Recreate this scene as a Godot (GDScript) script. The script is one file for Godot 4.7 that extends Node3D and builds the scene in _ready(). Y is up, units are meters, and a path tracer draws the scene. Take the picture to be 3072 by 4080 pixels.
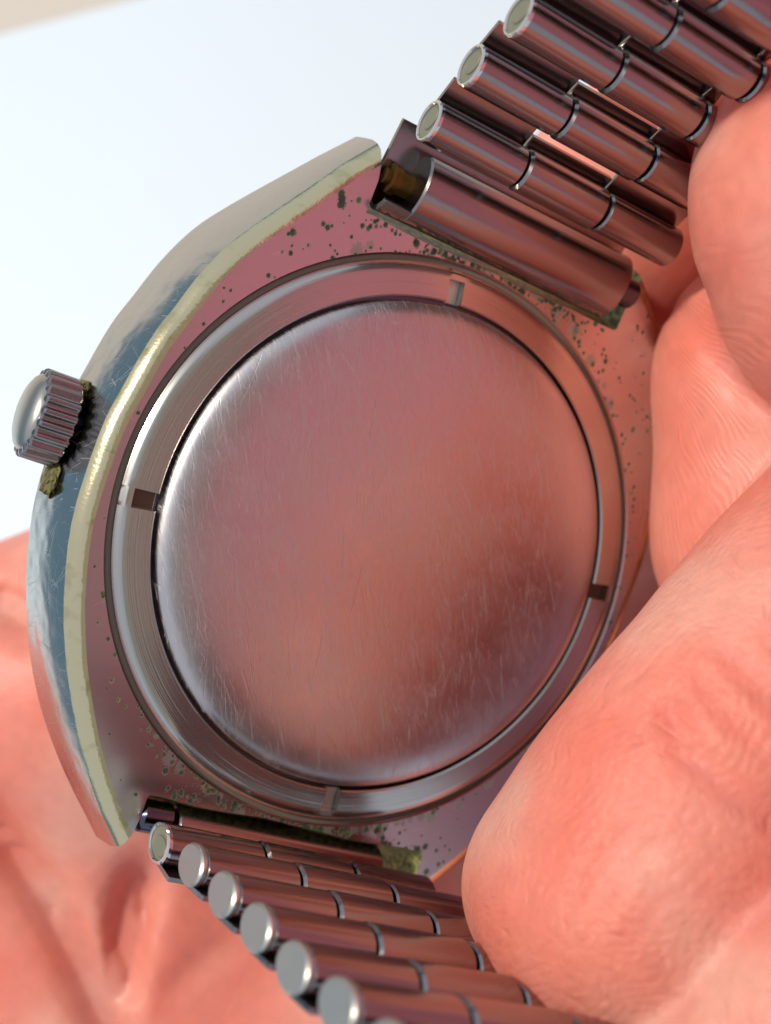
extends Node3D

const MM := 0.001
const CAM_Y := 0.2                      # camera height above the sheet, metres
# the watch lies tilted in the fingers: its own x, y and back-normal axes
const WX := Vector3(0.82942, -0.47521, 0.29368)
const WY := Vector3(0.33364, -0.00026, -0.94270)
const WN := Vector3(0.44805, 0.87987, 0.15833)
const WO := Vector3(0.000255, 0.120261, 0.002073)

var M := {}
var used := {}
var pits: Image
var rng := RandomNumberGenerator.new()


func _ready() -> void:
	rng.seed = 71
	var cam := Camera3D.new()
	cam.name = "camera"
	cam.position = Vector3(0, CAM_Y, 0)
	cam.rotation_degrees = Vector3(-90, 0, 0)
	var lens := CameraAttributesPhysical.new()
	lens.frustum_focal_length = 32.2
	lens.frustum_focus_distance = 0.0735
	lens.exposure_aperture = 32.2 / 1.25
	lens.frustum_near = 0.005
	lens.frustum_far = 60.0
	cam.attributes = lens
	cam.fov = 40.83
	cam.near = 0.005
	cam.far = 60.0
	add_child(cam)

	var env := Environment.new()
	env.background_mode = Environment.BG_SKY
	var sky_m := ProceduralSkyMaterial.new()
	sky_m.sky_top_color = Color(0.86, 0.90, 0.96)
	sky_m.sky_horizon_color = Color(0.86, 0.92, 1.0)
	sky_m.sky_curve = 0.2
	sky_m.ground_bottom_color = Color(0.47, 0.60, 0.68)
	sky_m.ground_horizon_color = Color(0.60, 0.74, 0.88)
	var sky := Sky.new()
	sky.sky_material = sky_m
	env.sky = sky
	env.background_energy_multiplier = 0.7
	env.tonemap_mode = Environment.TONE_MAPPER_LINEAR
	env.tonemap_exposure = 1.12
	env.sdfgi_enabled = true
	env.ssao_enabled = true
	env.ssil_enabled = true
	var we := WorldEnvironment.new()
	we.name = "world_environment"
	we.environment = env
	add_child(we)

	var sun := DirectionalLight3D.new()
	sun.name = "sun"
	sun.light_color = Color(1.0, 0.96, 0.9)
	sun.light_energy = 1.1
	sun.light_angular_distance = 7.0
	sun.shadow_enabled = true
	sun.basis = Basis.looking_at(-Vector3(-0.75, 0.8, -0.45).normalized(), Vector3.UP)
	add_child(sun)

	make_materials()
	setting()
	person()
	watch()


# ---------------------------------------------------------------- helpers

func numbered(called: String) -> String:
	if not used.has(called):
		used[called] = 0
		return called
	used[called] += 1
	return "%s_%03d" % [called, used[called]]


func thing(called: String, label: String, category: String, at := Transform3D()) -> Node3D:
	var o := Node3D.new()
	o.name = numbered(called)
	add_child(o, true)
	o.transform = at
	o.set_meta("label", label)
	o.set_meta("category", category)
	return o


func put(called: String, mesh: Mesh, mat: Material, parent: Node3D, label := "") -> MeshInstance3D:
	var o := MeshInstance3D.new()
	o.name = called
	o.mesh = mesh
	if mat:
		for k in mesh.get_surface_count():
			mesh.surface_set_material(k, mat)
	parent.add_child(o, true)
	if label:
		o.set_meta("label", label)
	return o


func new_st() -> SurfaceTool:
	var st := SurfaceTool.new()
	st.begin(Mesh.PRIMITIVE_TRIANGLES)
	return st


func done(st: SurfaceTool) -> ArrayMesh:
	st.generate_normals()
	return st.commit()


func vert(st: SurfaceTool, p: Vector3, uv: Vector2) -> void:
	st.set_uv(uv)
	st.add_vertex(p * MM)


# a quad whose corners run clockwise seen from outside
func quad(st: SurfaceTool, a: Vector3, b: Vector3, c: Vector3, d: Vector3, ua := Vector2(), ub := Vector2(), uc := Vector2(), ud := Vector2()) -> void:
	vert(st, a, ua)
	vert(st, b, ub)
	vert(st, c, uc)
	vert(st, a, ua)
	vert(st, c, uc)
	vert(st, d, ud)


func tri_facing(st: SurfaceTool, a: Vector3, b: Vector3, c: Vector3, out: Vector3, ua := Vector2(), ub := Vector2(), uc := Vector2()) -> void:
	if (b - a).cross(c - a).dot(out) > 0.0:
		vert(st, a, ua)
		vert(st, c, uc)
		vert(st, b, ub)
	else:
		vert(st, a, ua)
		vert(st, b, ub)
		vert(st, c, uc)


# profile: Vector3(radius, height, 1 where the edge is crisp); turned about z, moved by f
func lathe(st: SurfaceTool, profile: Array, n: int, f := Transform3D(), a0 := 0.0, a1 := TAU, group0 := 0, wave := 0.0, teeth := 0) -> void:
	var g := group0
	var along := 0.0
	for i in profile.size() - 1:
		var p: Vector3 = profile[i]
		var q: Vector3 = profile[i + 1]
		if p.z > 0.5:
			g += 1
		st.set_smooth_group(g)
		var step := Vector2(p.x - q.x, p.y - q.y).length()
		for j in n:
			var u0 := float(j) / n
			var u1 := float(j + 1) / n
			var t0 := lerpf(a0, a1, u0)
			var t1 := lerpf(a0, a1, u1)
			var w0 := 1.0
			var w1 := 1.0
			if teeth:
				w0 = 1.0 + wave * tooth(u0 * teeth)
				w1 = 1.0 + wave * tooth(u1 * teeth)
			var A := f * Vector3(p.x * cos(t0) * w0, p.x * sin(t0) * w0, p.y)
			var B := f * Vector3(q.x * cos(t0) * w0, q.x * sin(t0) * w0, q.y)
			var C := f * Vector3(q.x * cos(t1) * w1, q.x * sin(t1) * w1, q.y)
			var D := f * Vector3(p.x * cos(t1) * w1, p.x * sin(t1) * w1, p.y)
			quad(st, A, D, C, B, Vector2(t0 * 3.0, along), Vector2(t1 * 3.0, along), Vector2(t1 * 3.0, along + step), Vector2(t0 * 3.0, along + step))
		along += step


func tooth(x: float) -> float:
	var s := sin(x * TAU)
	return clampf(s * 1.6, -1.0, 1.0)


# a bar of the section "pts" (x forward along the strap, y inward, z 1 at a crisp corner; counter-clockwise) from x0 to x1 with chamfered ends
func bar(st: SurfaceTool, pts: Array, x0: float, x1: float, o: Vector3, s: Vector3, t: Vector3, cham := 0.1, g0 := 0) -> void:
	var X := Vector3(1, 0, 0)
	var flip := X.dot(s.cross(t)) < 0.0
	var mid := Vector2()
	for p in pts:
		mid += Vector2(p.x, p.y)
	mid /= pts.size()
	var n := pts.size()
	var xs := [x0, x0 + cham, x1 - cham, x1]
	for k in 3:
		var g := g0 + 1
		for i in n:
			var p: Vector3 = pts[i]
			var q: Vector3 = pts[(i + 1) % n]
			if p.z > 0.5:
				g += 1
			st.set_smooth_group(g if k == 1 else g + 40 + 40 * k)
			var c := []
			for e in [[p, k], [q, k], [q, k + 1], [p, k + 1]]:
				var v := Vector2(e[0].x, e[0].y)
				if e[1] == 0 or e[1] == 3:
					v = v + (mid - v).normalized() * cham
				c.append(o + X * xs[e[1]] + s * v.x + t * v.y)
			var u := [Vector2(i * 0.3, xs[k]), Vector2(i * 0.3 + 0.3, xs[k]), Vector2(i * 0.3 + 0.3, xs[k + 1]), Vector2(i * 0.3, xs[k + 1])]
			if flip:
				quad(st, c[0], c[1], c[2], c[3], u[0], u[1], u[2], u[3])
			else:
				quad(st, c[0], c[3], c[2], c[1], u[0], u[3], u[2], u[1])
	for e in [0, 1]:
		cap(st, pts, x0 if e == 0 else x1, o, s, t, Vector3(-1 if e == 0 else 1, 0, 0), cham, 250 + e)


func cap(st: SurfaceTool, pts: Array, x: float, o: Vector3, s: Vector3, t: Vector3, out: Vector3, inset: float, g: int) -> void:
	var poly := PackedVector2Array()
	var mid := Vector2()
	for p in pts:
		mid += Vector2(p.x, p.y)
	mid /= pts.size()
	for p in pts:
		var v := Vector2(p.x, p.y)
		poly.append(v + (mid - v).normalized() * inset)
	st.set_smooth_group(g)
	var idx := Geometry2D.triangulate_polygon(poly)
	for k in range(0, idx.size(), 3):
		var v := []
		for j in 3:
			var q := poly[idx[k + j]]
			v.append(o + Vector3(x, 0, 0) + s * q.x + t * q.y)
		tri_facing(st, v[0], v[1], v[2], out, poly[idx[k]], poly[idx[k + 1]], poly[idx[k + 2]])


func oval(a: float, b: float, n := 20, from := 0.0, to := TAU) -> Array:
	var out := []
	for i in n:
		var q := from + (to - from) * i / n
		out.append(Vector3(a * cos(q), b * sin(q), 0))
	return out


# ---------------------------------------------------------------- materials

func noise(seed_: int, freq: float, type := FastNoiseLite.TYPE_SIMPLEX_SMOOTH, oct := 3) -> FastNoiseLite:
	var n := FastNoiseLite.new()
	n.seed = seed_
	n.frequency = freq
	n.noise_type = type
	n.fractal_octaves = oct
	return n


func tex(im: Image) -> ImageTexture:
	return ImageTexture.create_from_image(im)


func metal(albedo: Color, rough: float) -> StandardMaterial3D:
	var m := StandardMaterial3D.new()
	m.albedo_color = albedo
	m.metallic = 1.0
	m.roughness = rough
	return m


func line(im: Image, a: Vector2, b: Vector2, c: Color, share: float) -> void:
	var n := int(a.distance_to(b)) + 1
	var w := im.get_width()
	var h := im.get_height()
	for i in n:
		var p := a.lerp(b, float(i) / n)
		var x := posmod(int(p.x), w)
		var y := posmod(int(p.y), h)
		im.set_pixel(x, y, im.get_pixel(x, y).lerp(c, share))


func grey_noise(size: int, n: FastNoiseLite, lo: float, hi: float) -> Image:
	var im := n.get_image(size, size, false, false, true)
	var d := im.get_data()
	for i in d.size():
		d[i] = int(255.0 * lerpf(lo, hi, d[i] / 255.0))
	return Image.create_from_data(size, size, false, Image.FORMAT_L8, d)


func scratch_sheet(size: int, count: int, angle: float, spread: float, long: float, seed_: int) -> Image:
	var im := Image.create_empty(size, size, false, Image.FORMAT_RGBF)
	im.fill(Color(0.5, 0.5, 0.5))
	var r := RandomNumberGenerator.new()
	r.seed = seed_
	for i in count:
		var a := angle + r.randfn(0.0, spread if r.randf() < 0.25 else spread * 0.4)
		var l := long * (0.25 + r.randf() ** 3.0 * 1.5)
		var p := Vector2(r.randf(), r.randf()) * size
		var bend := r.randfn(0.0, 0.02)
		var q := p + Vector2.from_angle(a) * l * 0.5
		var dark := r.randf() < 0.75
		var share := 0.12 + 0.5 * r.randf() ** 2.0
		line(im, p, q, Color.BLACK if dark else Color.WHITE, share)
		line(im, q, q + Vector2.from_angle(a + bend) * l * 0.5, Color.BLACK if dark else Color.WHITE, share)
	return im


# scratches are rough, so they scatter the light of the whole surroundings
func scratch_into(im: Image, count: int, angle: float, spread: float, long: float, seed_: int) -> void:
	var r := RandomNumberGenerator.new()
	r.seed = seed_
	var S := im.get_width()
	for i in count:
		var a := angle + r.randfn(0.0, spread if r.randf() < 0.25 else spread * 0.4)
		var l := long * (0.2 + r.randf() ** 4.0 * 2.2)
		var p := Vector2(r.randf(), r.randf()) * S
		var q := p + Vector2.from_angle(a) * l * 0.5
		var share := 0.15 + 0.85 * r.randf() ** 2.2
		line(im, p, q, Color.WHITE, share)
		line(im, q, q + Vector2.from_angle(a + r.randfn(0.0, 0.01)) * l * 0.5, Color.WHITE, share)


func make_materials() -> void:
	# scratched lid of the case back
	var sc := scratch_sheet(1024, 2600, -1.08, 0.34, 55.0, 5)
	for i in 60:
		var p := Vector2(rng.randf(), rng.randf()) * 1024
		var a := -1.0 + rng.randfn(0.0, 0.35)
		line(sc, p, p + Vector2.from_angle(a) * rng.randf_range(30, 130), Color.BLACK, 0.85)
	var lid := metal(Color(0.78, 0.755, 0.755), 1.0)
	lid.heightmap_enabled = true
	lid.heightmap_texture = tex(sc)
	lid.heightmap_scale = 0.0022
	var rough := grey_noise(2048, noise(9, 0.004), 0.30, 0.42)
	scratch_into(rough, 6500, -1.08, 0.34, 90.0, 6)
	scratch_into(rough, 7000, -0.9, 0.9, 18.0, 8)
	lid.roughness_texture = tex(rough)
	M.lid = lid

	# turned ring: fine lines run round it
	var turned := Image.create_empty(64, 256, false, Image.FORMAT_L8)
	for y in 256:
		var v := 0.5 + rng.randfn(0.0, 0.13)
		for x in 64:
			turned.set_pixel(x, y, Color(v, v, v))
	var ring := metal(Color(0.76, 0.74, 0.71), 0.22)
	ring.heightmap_enabled = true
	ring.heightmap_texture = tex(turned)
	ring.heightmap_scale = 0.0012
	ring.uv1_scale = Vector3(1, 0.12, 1)
	M.ring = ring

	# polished plate of the case with its corrosion pits
	var W := 1536
	var al := Image.create_empty(W, W, false, Image.FORMAT_RGB8)
	al.fill(Color(0.79, 0.76, 0.755))
	var orm := Image.create_empty(W, W, false, Image.FORMAT_RGB8)
	orm.fill(Color(1.0, 0.23, 1.0))
	pits = Image.create_empty(W, W, false, Image.FORMAT_L8)
	pits.fill(Color(0.7, 0.7, 0.7))
	var spots := [-10.6,15.5,0.14, -10.3,15.4,0.17, -10.1,15.6,0.09, -12.1,14.4,0.21, -12.3,14.2,0.11, -11.9,13.7,0.09, -12.3,13.2,0.09, -11.8,13.3,0.14, -11.2,13.8,0.05, -11.0,14.1,0.10, -9.8,14.6,0.09, -8.8,15.5,0.11, -9.1,17.5,0.17, -9.5,17.3,0.06, -9.3,16.5,0.06, -9.5,16.0,0.05, -10.0,16.9,0.27, -10.1,17.2,0.24, -10.2,17.4,0.23, -7.7,15.1,0.08, -7.5,15.4,0.09, -6.9,15.6,0.09, -5.7,15.8,0.11, -4.9,16.7,0.23, -5.1,17.1,0.14, -3.7,16.7,0.18, -4.3,16.7,0.08, -3.1,16.7,0.08, -8.0,16.3,0.15, -8.4,16.3,0.15, -7.6,16.6,0.12, -6.6,16.8,0.11, -7.3,16.7,0.08, -2.4,16.8,0.15, -1.8,16.8,0.12, -14.7,10.2,0.07, -14.3,10.2,0.09, -14.5,9.5,0.09, -15.1,8.0,0.11, 2.4,16.8,0.08, 2.8,16.8,0.06, 3.9,16.5,0.09, 4.5,16.1,0.09, 5.2,16.7,0.11, 5.3,16.6,0.08, 6.0,16.5,0.12, 6.3,16.4,0.06, 6.5,16.8,0.08, 7.1,16.4,0.11, 7.6,16.7,0.09, 7.6,16.0,0.05, 7.8,16.2,0.06, 7.6,15.5,0.15, 7.2,15.6,0.12, 8.2,15.0,0.11, 9.5,15.7,0.11, 9.5,15.4,0.09, 9.8,15.4,0.08, 9.9,15.1,0.17, 8.7,15.8,0.05, 8.7,16.4,0.05, 11.3,17.9,0.12, 11.8,17.7,0.11, 11.4,17.7,0.08, 11.3,17.0,0.05, 12.3,16.3,0.06, 12.5,16.4,0.04, 10.7,15.3,0.05, 10.7,14.9,0.05, 12.9,15.4,0.10, 11.3,14.5,0.11, 11.5,14.3,0.06, 12.4,15.0,0.05, 13.0,14.7,0.05, 13.2,14.7,0.05, 12.5,13.8,0.11, 12.8,13.7,0.10, 13.0,13.6,0.09, 14.1,14.3,0.11, 13.8,13.3,0.07, 13.4,13.0,0.06, 14.3,13.0,0.11, 14.6,13.3,0.12, 14.6,13.0,0.09, 14.1,12.7,0.06, 13.6,11.9,0.18, 14.7,12.2,0.11, 15.0,12.6,0.12, 11.6,19.2,0.14, 11.8,18.8,0.14, 11.4,12.9,0.08, 12.1,12.3,0.08, 12.9,11.4,0.08, 13.3,11.2,0.09, 14.2,9.8,0.11, 14.6,9.4,0.08, 14.7,10.7,0.05, 9.1,14.6,0.15, 9.7,14.3,0.11, 15.2,8.2,0.11, 15.5,7.9,0.11, 15.6,7.4,0.11, 15.8,7.1,0.09, 15.6,6.7,0.06, 15.8,6.4,0.06, 16.6,5.6,0.07, 16.9,4.6,0.08, 16.8,7.4,0.06, 17.2,6.3,0.05, 16.3,3.5,0.08, 16.4,3.0,0.08, 16.8,2.3,0.09, 17.5,-0.3,0.14, 17.3,-1.8,0.20, 17.4,-1.3,0.15, 17.1,-3.3,0.15, 17.1,-3.0,0.09, -16.3,-5.9,0.09, -15.3,-7.3,0.11, -15.1,-8.7,0.07, -13.6,-10.1,0.14, -13.3,-11.5,0.12, -13.4,-12.0,0.06, -12.6,-12.4,0.11, -11.4,-12.5,0.09, -11.0,-12.9,0.08, -10.1,-14.4,0.11, -12.4,-14.3,0.07, -10.8,-13.7,0.06, -9.9,-13.7,0.08, -10.4,-13.4,0.06, -9.4,-14.9,0.08, -8.6,-15.6,0.20, -8.5,-14.7,0.08, -7.7,-15.1,0.09, -10.9,-16.6,0.06, -9.8,-17.2,0.12, -6.2,-15.8,0.09, -6.8,-15.9,0.06, -6.8,-15.5,0.11, -6.2,-15.8,0.10, -6.8,-16.0,0.06, -5.4,-16.1,0.17, -5.0,-16.5,0.15, -4.6,-16.6,0.11, -3.9,-16.6,0.20, -3.3,-16.6,0.09, -4.6,-16.1,0.07, -7.7,-16.6,0.12, -7.2,-16.7,0.11, -8.1,-16.5,0.14, -6.9,-16.7,0.08, -6.1,-16.8,0.09, -5.9,-16.5,0.05, -6.2,-16.4,0.04, -2.6,-16.7,0.05, -2.9,-16.7,0.05, -0.7,-16.9,0.20, -0.5,-16.7,0.09, 0.8,-16.9,0.14, 1.1,-17.0,0.14, 1.5,-16.9,0.15, 2.0,-17.0,0.15, 3.3,-16.8,0.26, 3.8,-16.9,0.18, 4.9,-16.4,0.18, 5.7,-16.2,0.26, 5.6,-16.3,0.18, 3.1,-16.3,0.12, 1.8,-16.4,0.12, 6.5,-17.1,0.23, 4.9,-17.3,0.20, 7.1,-17.2,0.17, 8.0,-17.0,0.15, 8.7,-16.9,0.17, 9.3,-16.6,0.20, 10.2,-15.9,0.09, 10.2,-16.7,0.12, 10.7,-16.3,0.08, 11.1,-16.5,0.11, 10.7,-17.5,0.14, 11.0,-17.3,0.09, 10.0,-18.1,0.21, 8.8,-16.0,0.08, 12.6,-14.1,0.08, 12.5,-14.5,0.08, 10.9,-14.5,0.05, 11.5,-15.0,0.06, 7.5,-15.9,0.06, 7.0,-16.6,0.05]
	var patchy := noise(31, 0.9, FastNoiseLite.TYPE_SIMPLEX, 2)
	for i in range(0, spots.size(), 3):
		pit(al, orm, spots[i], spots[i + 1], spots[i + 2], patchy, i)
	# crusted belts where sweat sat: along the strap slots and round the opening
	for i in 240:
		var a := rng.randf() * TAU
		var keep := absf(sin(a)) ** 4.0
		if rng.randf() < keep + 0.12:
			var rr := 16.85 + absf(rng.randfn(0.0, 0.28))
			pit(al, orm, rr * cos(a), rr * sin(a), rng.randf_range(0.04, 0.16), patchy, i)
	for i in 130:
		var up := rng.randf() < 0.6
		pit(al, orm, rng.randf_range(-8.4, 9.2), (16.95 - absf(rng.randfn(0.0, 0.25))) * (1.0 if up else -1.0), rng.randf_range(0.05, 0.18), patchy, i + 500)
	for i in 170:
		var a := rng.randf() * TAU
		if rng.randf() < absf(sin(a)) ** 6.0:
			var rr := 16.9 + absf(rng.randfn(0.0, 0.35))
			pit(al, orm, rr * cos(a), rr * sin(a), rng.randf_range(0.15, 0.45), patchy, i + 900, 0.3)
	for i in 130:
		var p := Vector2(rng.randf(), rng.randf()) * W
		line(al, p, p + Vector2.from_angle(rng.randf() * TAU) * rng.randf_range(8, 60), Color(1, 0.99, 0.97), 0.5)
	var plate := ORMMaterial3D.new()
	plate.albedo_texture = tex(al)
	plate.orm_texture = tex(orm)
	plate.heightmap_enabled = true
	plate.heightmap_texture = tex(pits)
	plate.heightmap_scale = 0.004
	M.plate = plate

	# polished flank, scuffed
	var fl := metal(Color(0.76, 0.76, 0.75), 0.13)
	fl.heightmap_enabled = true
	var wavy := Image.create_empty(512, 512, false, Image.FORMAT_RGBF)
	var wn := noise(19, 0.011, FastNoiseLite.TYPE_SIMPLEX_SMOOTH, 2)
	for y in 512:
		for x in 512:
			var v := 0.5 + 0.5 * wn.get_noise_2d(x, y)
			wavy.set_pixel(x, y, Color(v, v, v))
	var wr := RandomNumberGenerator.new()
	wr.seed = 12
	for i in 500:
		var p := Vector2(wr.randf(), wr.randf()) * 512
		line(wavy, p, p + Vector2.from_angle(0.6 + wr.randfn(0.0, 0.9)) * wr.randf_range(8, 60), Color.BLACK, 0.02 + 0.06 * wr.randf() ** 2.0)
	fl.heightmap_texture = tex(wavy)
	fl.heightmap_scale = 0.0035
	var fr := Image.create_empty(512, 512, false, Image.FORMAT_L8)
	fr.fill(Color(0.17, 0.17, 0.17))
	scratch_into(fr, 300, 0.5, 1.0, 50.0, 17)
	fl.roughness = 1.0
	fl.roughness_texture = tex(fr)
	fl.uv1_triplanar = true
	fl.uv1_scale = Vector3(90, 90, 90)
	M.flank = fl
	# worn edge where the plating has gone and the brass alloy shows pale yellow
	var be := metal(Color(0.86, 0.82, 0.68), 0.16)
	be.heightmap_enabled = true
	be.heightmap_texture = tex(grey_noise(512, noise(14, 0.12), 0.2, 0.8))
	be.heightmap_scale = 0.0015
	be.uv1_triplanar = true
	be.uv1_scale = Vector3(70, 70, 70)
	var bt := grey_noise(512, noise(15, 0.010, FastNoiseLite.TYPE_SIMPLEX, 5), 0.0, 1.0)
	var bc := Image.create_empty(512, 512, false, Image.FORMAT_RGB8)
	for y in 512:
		for x in 512:
			var v := bt.get_pixel(x, y).r
			bc.set_pixel(x, y, Color(0.87, 0.81, 0.65).lerp(Color(0.64, 0.62, 0.40), 0.6 * smoothstep(0.66, 0.86, v)))
	be.albedo_color = Color.WHITE
	be.albedo_texture = tex(bc)
	M.bevel = be
	M.link = metal(Color(0.585, 0.56, 0.555), 0.19)
	M.link.heightmap_enabled = true
	M.link.heightmap_texture = tex(scratch_sheet(512, 900, 0.6, 0.9, 40.0, 13))
	M.link.heightmap_scale = 0.0012
	M.link.uv1_triplanar = true
	M.link.uv1_scale = Vector3(120, 120, 120)
	M.end = metal(Color(0.78, 0.77, 0.74), 0.4)
	M.end.heightmap_enabled = true
	M.end.heightmap_texture = tex(scratch_sheet(512, 1500, 1.2, 0.06, 200.0, 22))
	M.end.heightmap_scale = 0.0015
	M.end.uv1_triplanar = true
	M.end.uv1_scale = Vector3(120, 120, 120)
	M.cap = metal(Color(0.72, 0.70, 0.66), 0.3)
	M.bright = metal(Color(0.85, 0.84, 0.83), 0.12)
	M.dark_steel = metal(Color(0.35, 0.36, 0.40), 0.12)
	M.brass = metal(Color(0.42, 0.31, 0.16), 0.5)
	var crust := StandardMaterial3D.new()
	crust.roughness = 0.8
	crust.vertex_color_use_as_albedo = true
	M.crust = crust
	var wt := grey_noise(256, noise(33, 0.035, FastNoiseLite.TYPE_SIMPLEX, 4), 0.0, 1.0)
	var wc := Image.create_empty(256, 256, false, Image.FORMAT_RGB8)
	var wm := Image.create_empty(256, 256, false, Image.FORMAT_L8)
	for y in 256:
		for x in 256:
			var v := wt.get_pixel(x, y).r
			wc.set_pixel(x, y, Color(0.27, 0.30, 0.13).lerp(Color(0.60, 0.60, 0.38), smoothstep(0.35, 0.7, v)))
			wm.set_pixel(x, y, Color.WHITE * smoothstep(0.6, 0.75, v))
	var salts := StandardMaterial3D.new()
	salts.albedo_texture = tex(wc)
	salts.metallic = 1.0
	salts.metallic_texture = tex(wm)
	salts.roughness = 0.55
	salts.uv1_triplanar = true
	salts.uv1_scale = Vector3(160, 160, 160)
	M.salts = salts
	var grime := StandardMaterial3D.new()
	grime.albedo_color = Color(0.46, 0.42, 0.38)
	grime.roughness = 0.7
	M.grime = grime
	var dirt := metal(Color(0.40, 0.31, 0.26), 0.55)
	dirt.metallic = 0.5
	M.slot_dirt = dirt
	var plug := StandardMaterial3D.new()
	plug.albedo_color = Color(0.46, 0.46, 0.40)
	plug.roughness = 0.6
	plug.metallic = 0.4
	M.plug = plug

	# skin
	for k in 3:
		var sk := StandardMaterial3D.new()
		sk.vertex_color_use_as_albedo = true
		sk.roughness = 0.45
		sk.metallic_specular = 0.38
		sk.subsurf_scatter_enabled = true
		sk.subsurf_scatter_strength = 0.35
		sk.heightmap_enabled = true
		sk.heightmap_texture = M.skin0.heightmap_texture if k == 2 else tex(skin_lines(k))
		sk.heightmap_scale = [0.022, 0.008, 0.004][k]
		M["skin%d" % k] = sk
	var paper := StandardMaterial3D.new()
	paper.albedo_color = Color(0.79, 0.84, 0.875)
	paper.roughness = 0.9
	M.paper = paper
	var table := StandardMaterial3D.new()
	table.albedo_color = Color(0.69, 0.665, 0.63)
	table.roughness = 0.5
	M.table = table
	var shirt := StandardMaterial3D.new()
	shirt.albedo_color = Color(0.70, 0.43, 0.48)
	shirt.roughness = 0.95
	shirt.heightmap_enabled = true
	shirt.heightmap_texture = tex(grey_noise(256, noise(41, 0.2), 0.0, 1.0))
	shirt.heightmap_scale = 0.1
	shirt.uv1_triplanar = true
	shirt.uv1_scale = Vector3(12, 12, 12)
	M.shirt = shirt
	var glass := StandardMaterial3D.new()
	glass.albedo_color = Color(0.88, 0.87, 0.83)
	glass.roughness = 0.4
	M.phone = glass


# one pit: an uneven blotch of dull dark green salts in the plating; x, y, r in mm
func pit(al: Image, orm: Image, x: float, y: float, r: float, n: FastNoiseLite, k: int, full := 1.0) -> void:
	var W := al.get_width()
	var c := Vector2((x + 20.0) / 40.0, (y + 23.0) / 46.0) * W
	var px := maxf(r * W / 42.0, 1.2)
	var tone := Color(0.16, 0.19, 0.13).lerp(Color(0.30, 0.38, 0.20), rng.randf() ** 2.0)
	var reach := int(px * 1.5) + 1
	for j in range(-reach, reach + 1):
		for i in range(-reach, reach + 1):
			var p := Vector2i(int(c.x) + i, int(c.y) + j)
			if p.x < 0 or p.y < 0 or p.x >= W or p.y >= W:
				continue
			var d := Vector2(i, j).length() / px
			d += 0.38 * n.get_noise_2d(i * 2.2 / px + k * 7.0, j * 2.2 / px)
			if d < 1.0:
				var s := (0.9 if d < 0.82 else 0.55) * full
				al.set_pixelv(p, al.get_pixelv(p).lerp(tone, s))
				var o := orm.get_pixelv(p)
				orm.set_pixelv(p, o.lerp(Color(1, 0.75, 0.05), s))
				if full > 0.5:
					var h := 0.7 - 0.45 * (1.0 - d) + 0.25 * n.get_noise_2d(p.x * 0.4, p.y * 0.4)
					pits.set_pixelv(p, Color(h, h, h))


# height of fine skin lines, running along u: sparse wrinkles (0) or close friction ridges (1)
func skin_lines(k: int) -> Image:
	var S := 512
	var warp := noise(60 + k, 0.005, FastNoiseLite.TYPE_SIMPLEX_SMOOTH, 2)
	var fade := noise(70 + k, 0.02, FastNoiseLite.TYPE_SIMPLEX_SMOOTH, 2)
	var fine := noise(80 + k, 0.075, FastNoiseLite.TYPE_CELLULAR, 1)
	fine.cellular_return_type = FastNoiseLite.RETURN_DISTANCE2_SUB
	var pore := noise(90 + k, 0.3, FastNoiseLite.TYPE_SIMPLEX, 2)
	var d := PackedByteArray()
	d.resize(S * S)
	for y in S:
		for x in S:
			var w := warp.get_noise_2d(x, y)
			var v := 0.55
			if k == 1:
				var s := sin((y * 42.0 / S + w * 2.6) * TAU)
				v += 0.15 * s * smoothstep(-0.45, 0.2, fade.get_noise_2d(x, y))
			else:
				var q := fposmod(y * 15.0 / S + w * 2.6, 1.0)
				v -= 0.22 * exp(-pow((q - 0.5) / 0.10, 2.0)) * smoothstep(-0.1, 0.5, fade.get_noise_2d(x * 0.4, y * 1.4))
				v += 0.03 * sin((y * 46.0 / S + w * 3.0) * TAU)
			v += (0.05 if k == 1 else 0.20) * fine.get_noise_2d(x * 0.7, y * 1.3) + (0.06 if k == 1 else 0.11) * pore.get_noise_2d(x, y)
			d[y * S + x] = int(clampf(v, 0.0, 1.0) * 255.0)
	return Image.create_from_data(S, S, false, Image.FORMAT_L8, d)


# ---------------------------------------------------------------- the setting

func setting() -> void:
	var st := new_st()
	slab(st, Vector3(1400, 30, 900))
	var top := thing("table", "pale beige table top under the white paper, seen blurred in the corner", "table", Transform3D(Basis(), Vector3(0.49, -0.0152, 0.0)))
	put("table_top", done(st), M.table, top)
	# sheet of paper, its far edge crossing the upper left corner of the view
	st = new_st()
	slab(st, Vector3(420, 0.2, 297))
	var turn := Basis(Vector3.UP, 0.255)
	var edge := Vector3(-0.0425, 0.0, -0.0728)
	var sheet := MeshInstance3D.new()
	sheet.name = "paper_sheet"
	sheet.mesh = done(st)
	sheet.mesh.surface_set_material(0, M.paper)
	sheet.transform = Transform3D(turn, edge + turn * Vector3(0.03, 0.0002, 0.1485))
	add_child(sheet, true)
	sheet.set_meta("label", "bright white paper sheet lying blurred far below the watch and hand")
	sheet.set_meta("category", "paper")
	# the camera phone itself, whose pale back the steel mirrors
	var ph := thing("phone", "pale champagne phone held above the watch to take the picture", "phone", Transform3D(Basis(), Vector3(0.028, CAM_Y + 0.009, 0.045)))
	st = new_st()
	slab(st, Vector3(76, 8, 160))
	put("phone_body", done(st), M.phone, ph)


func slab(st: SurfaceTool, s: Vector3) -> void:
	var b := BoxMesh.new()
	b.size = s * MM
	st.append_from(b, 0, Transform3D())


# ---------------------------------------------------------------- the hand

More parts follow.
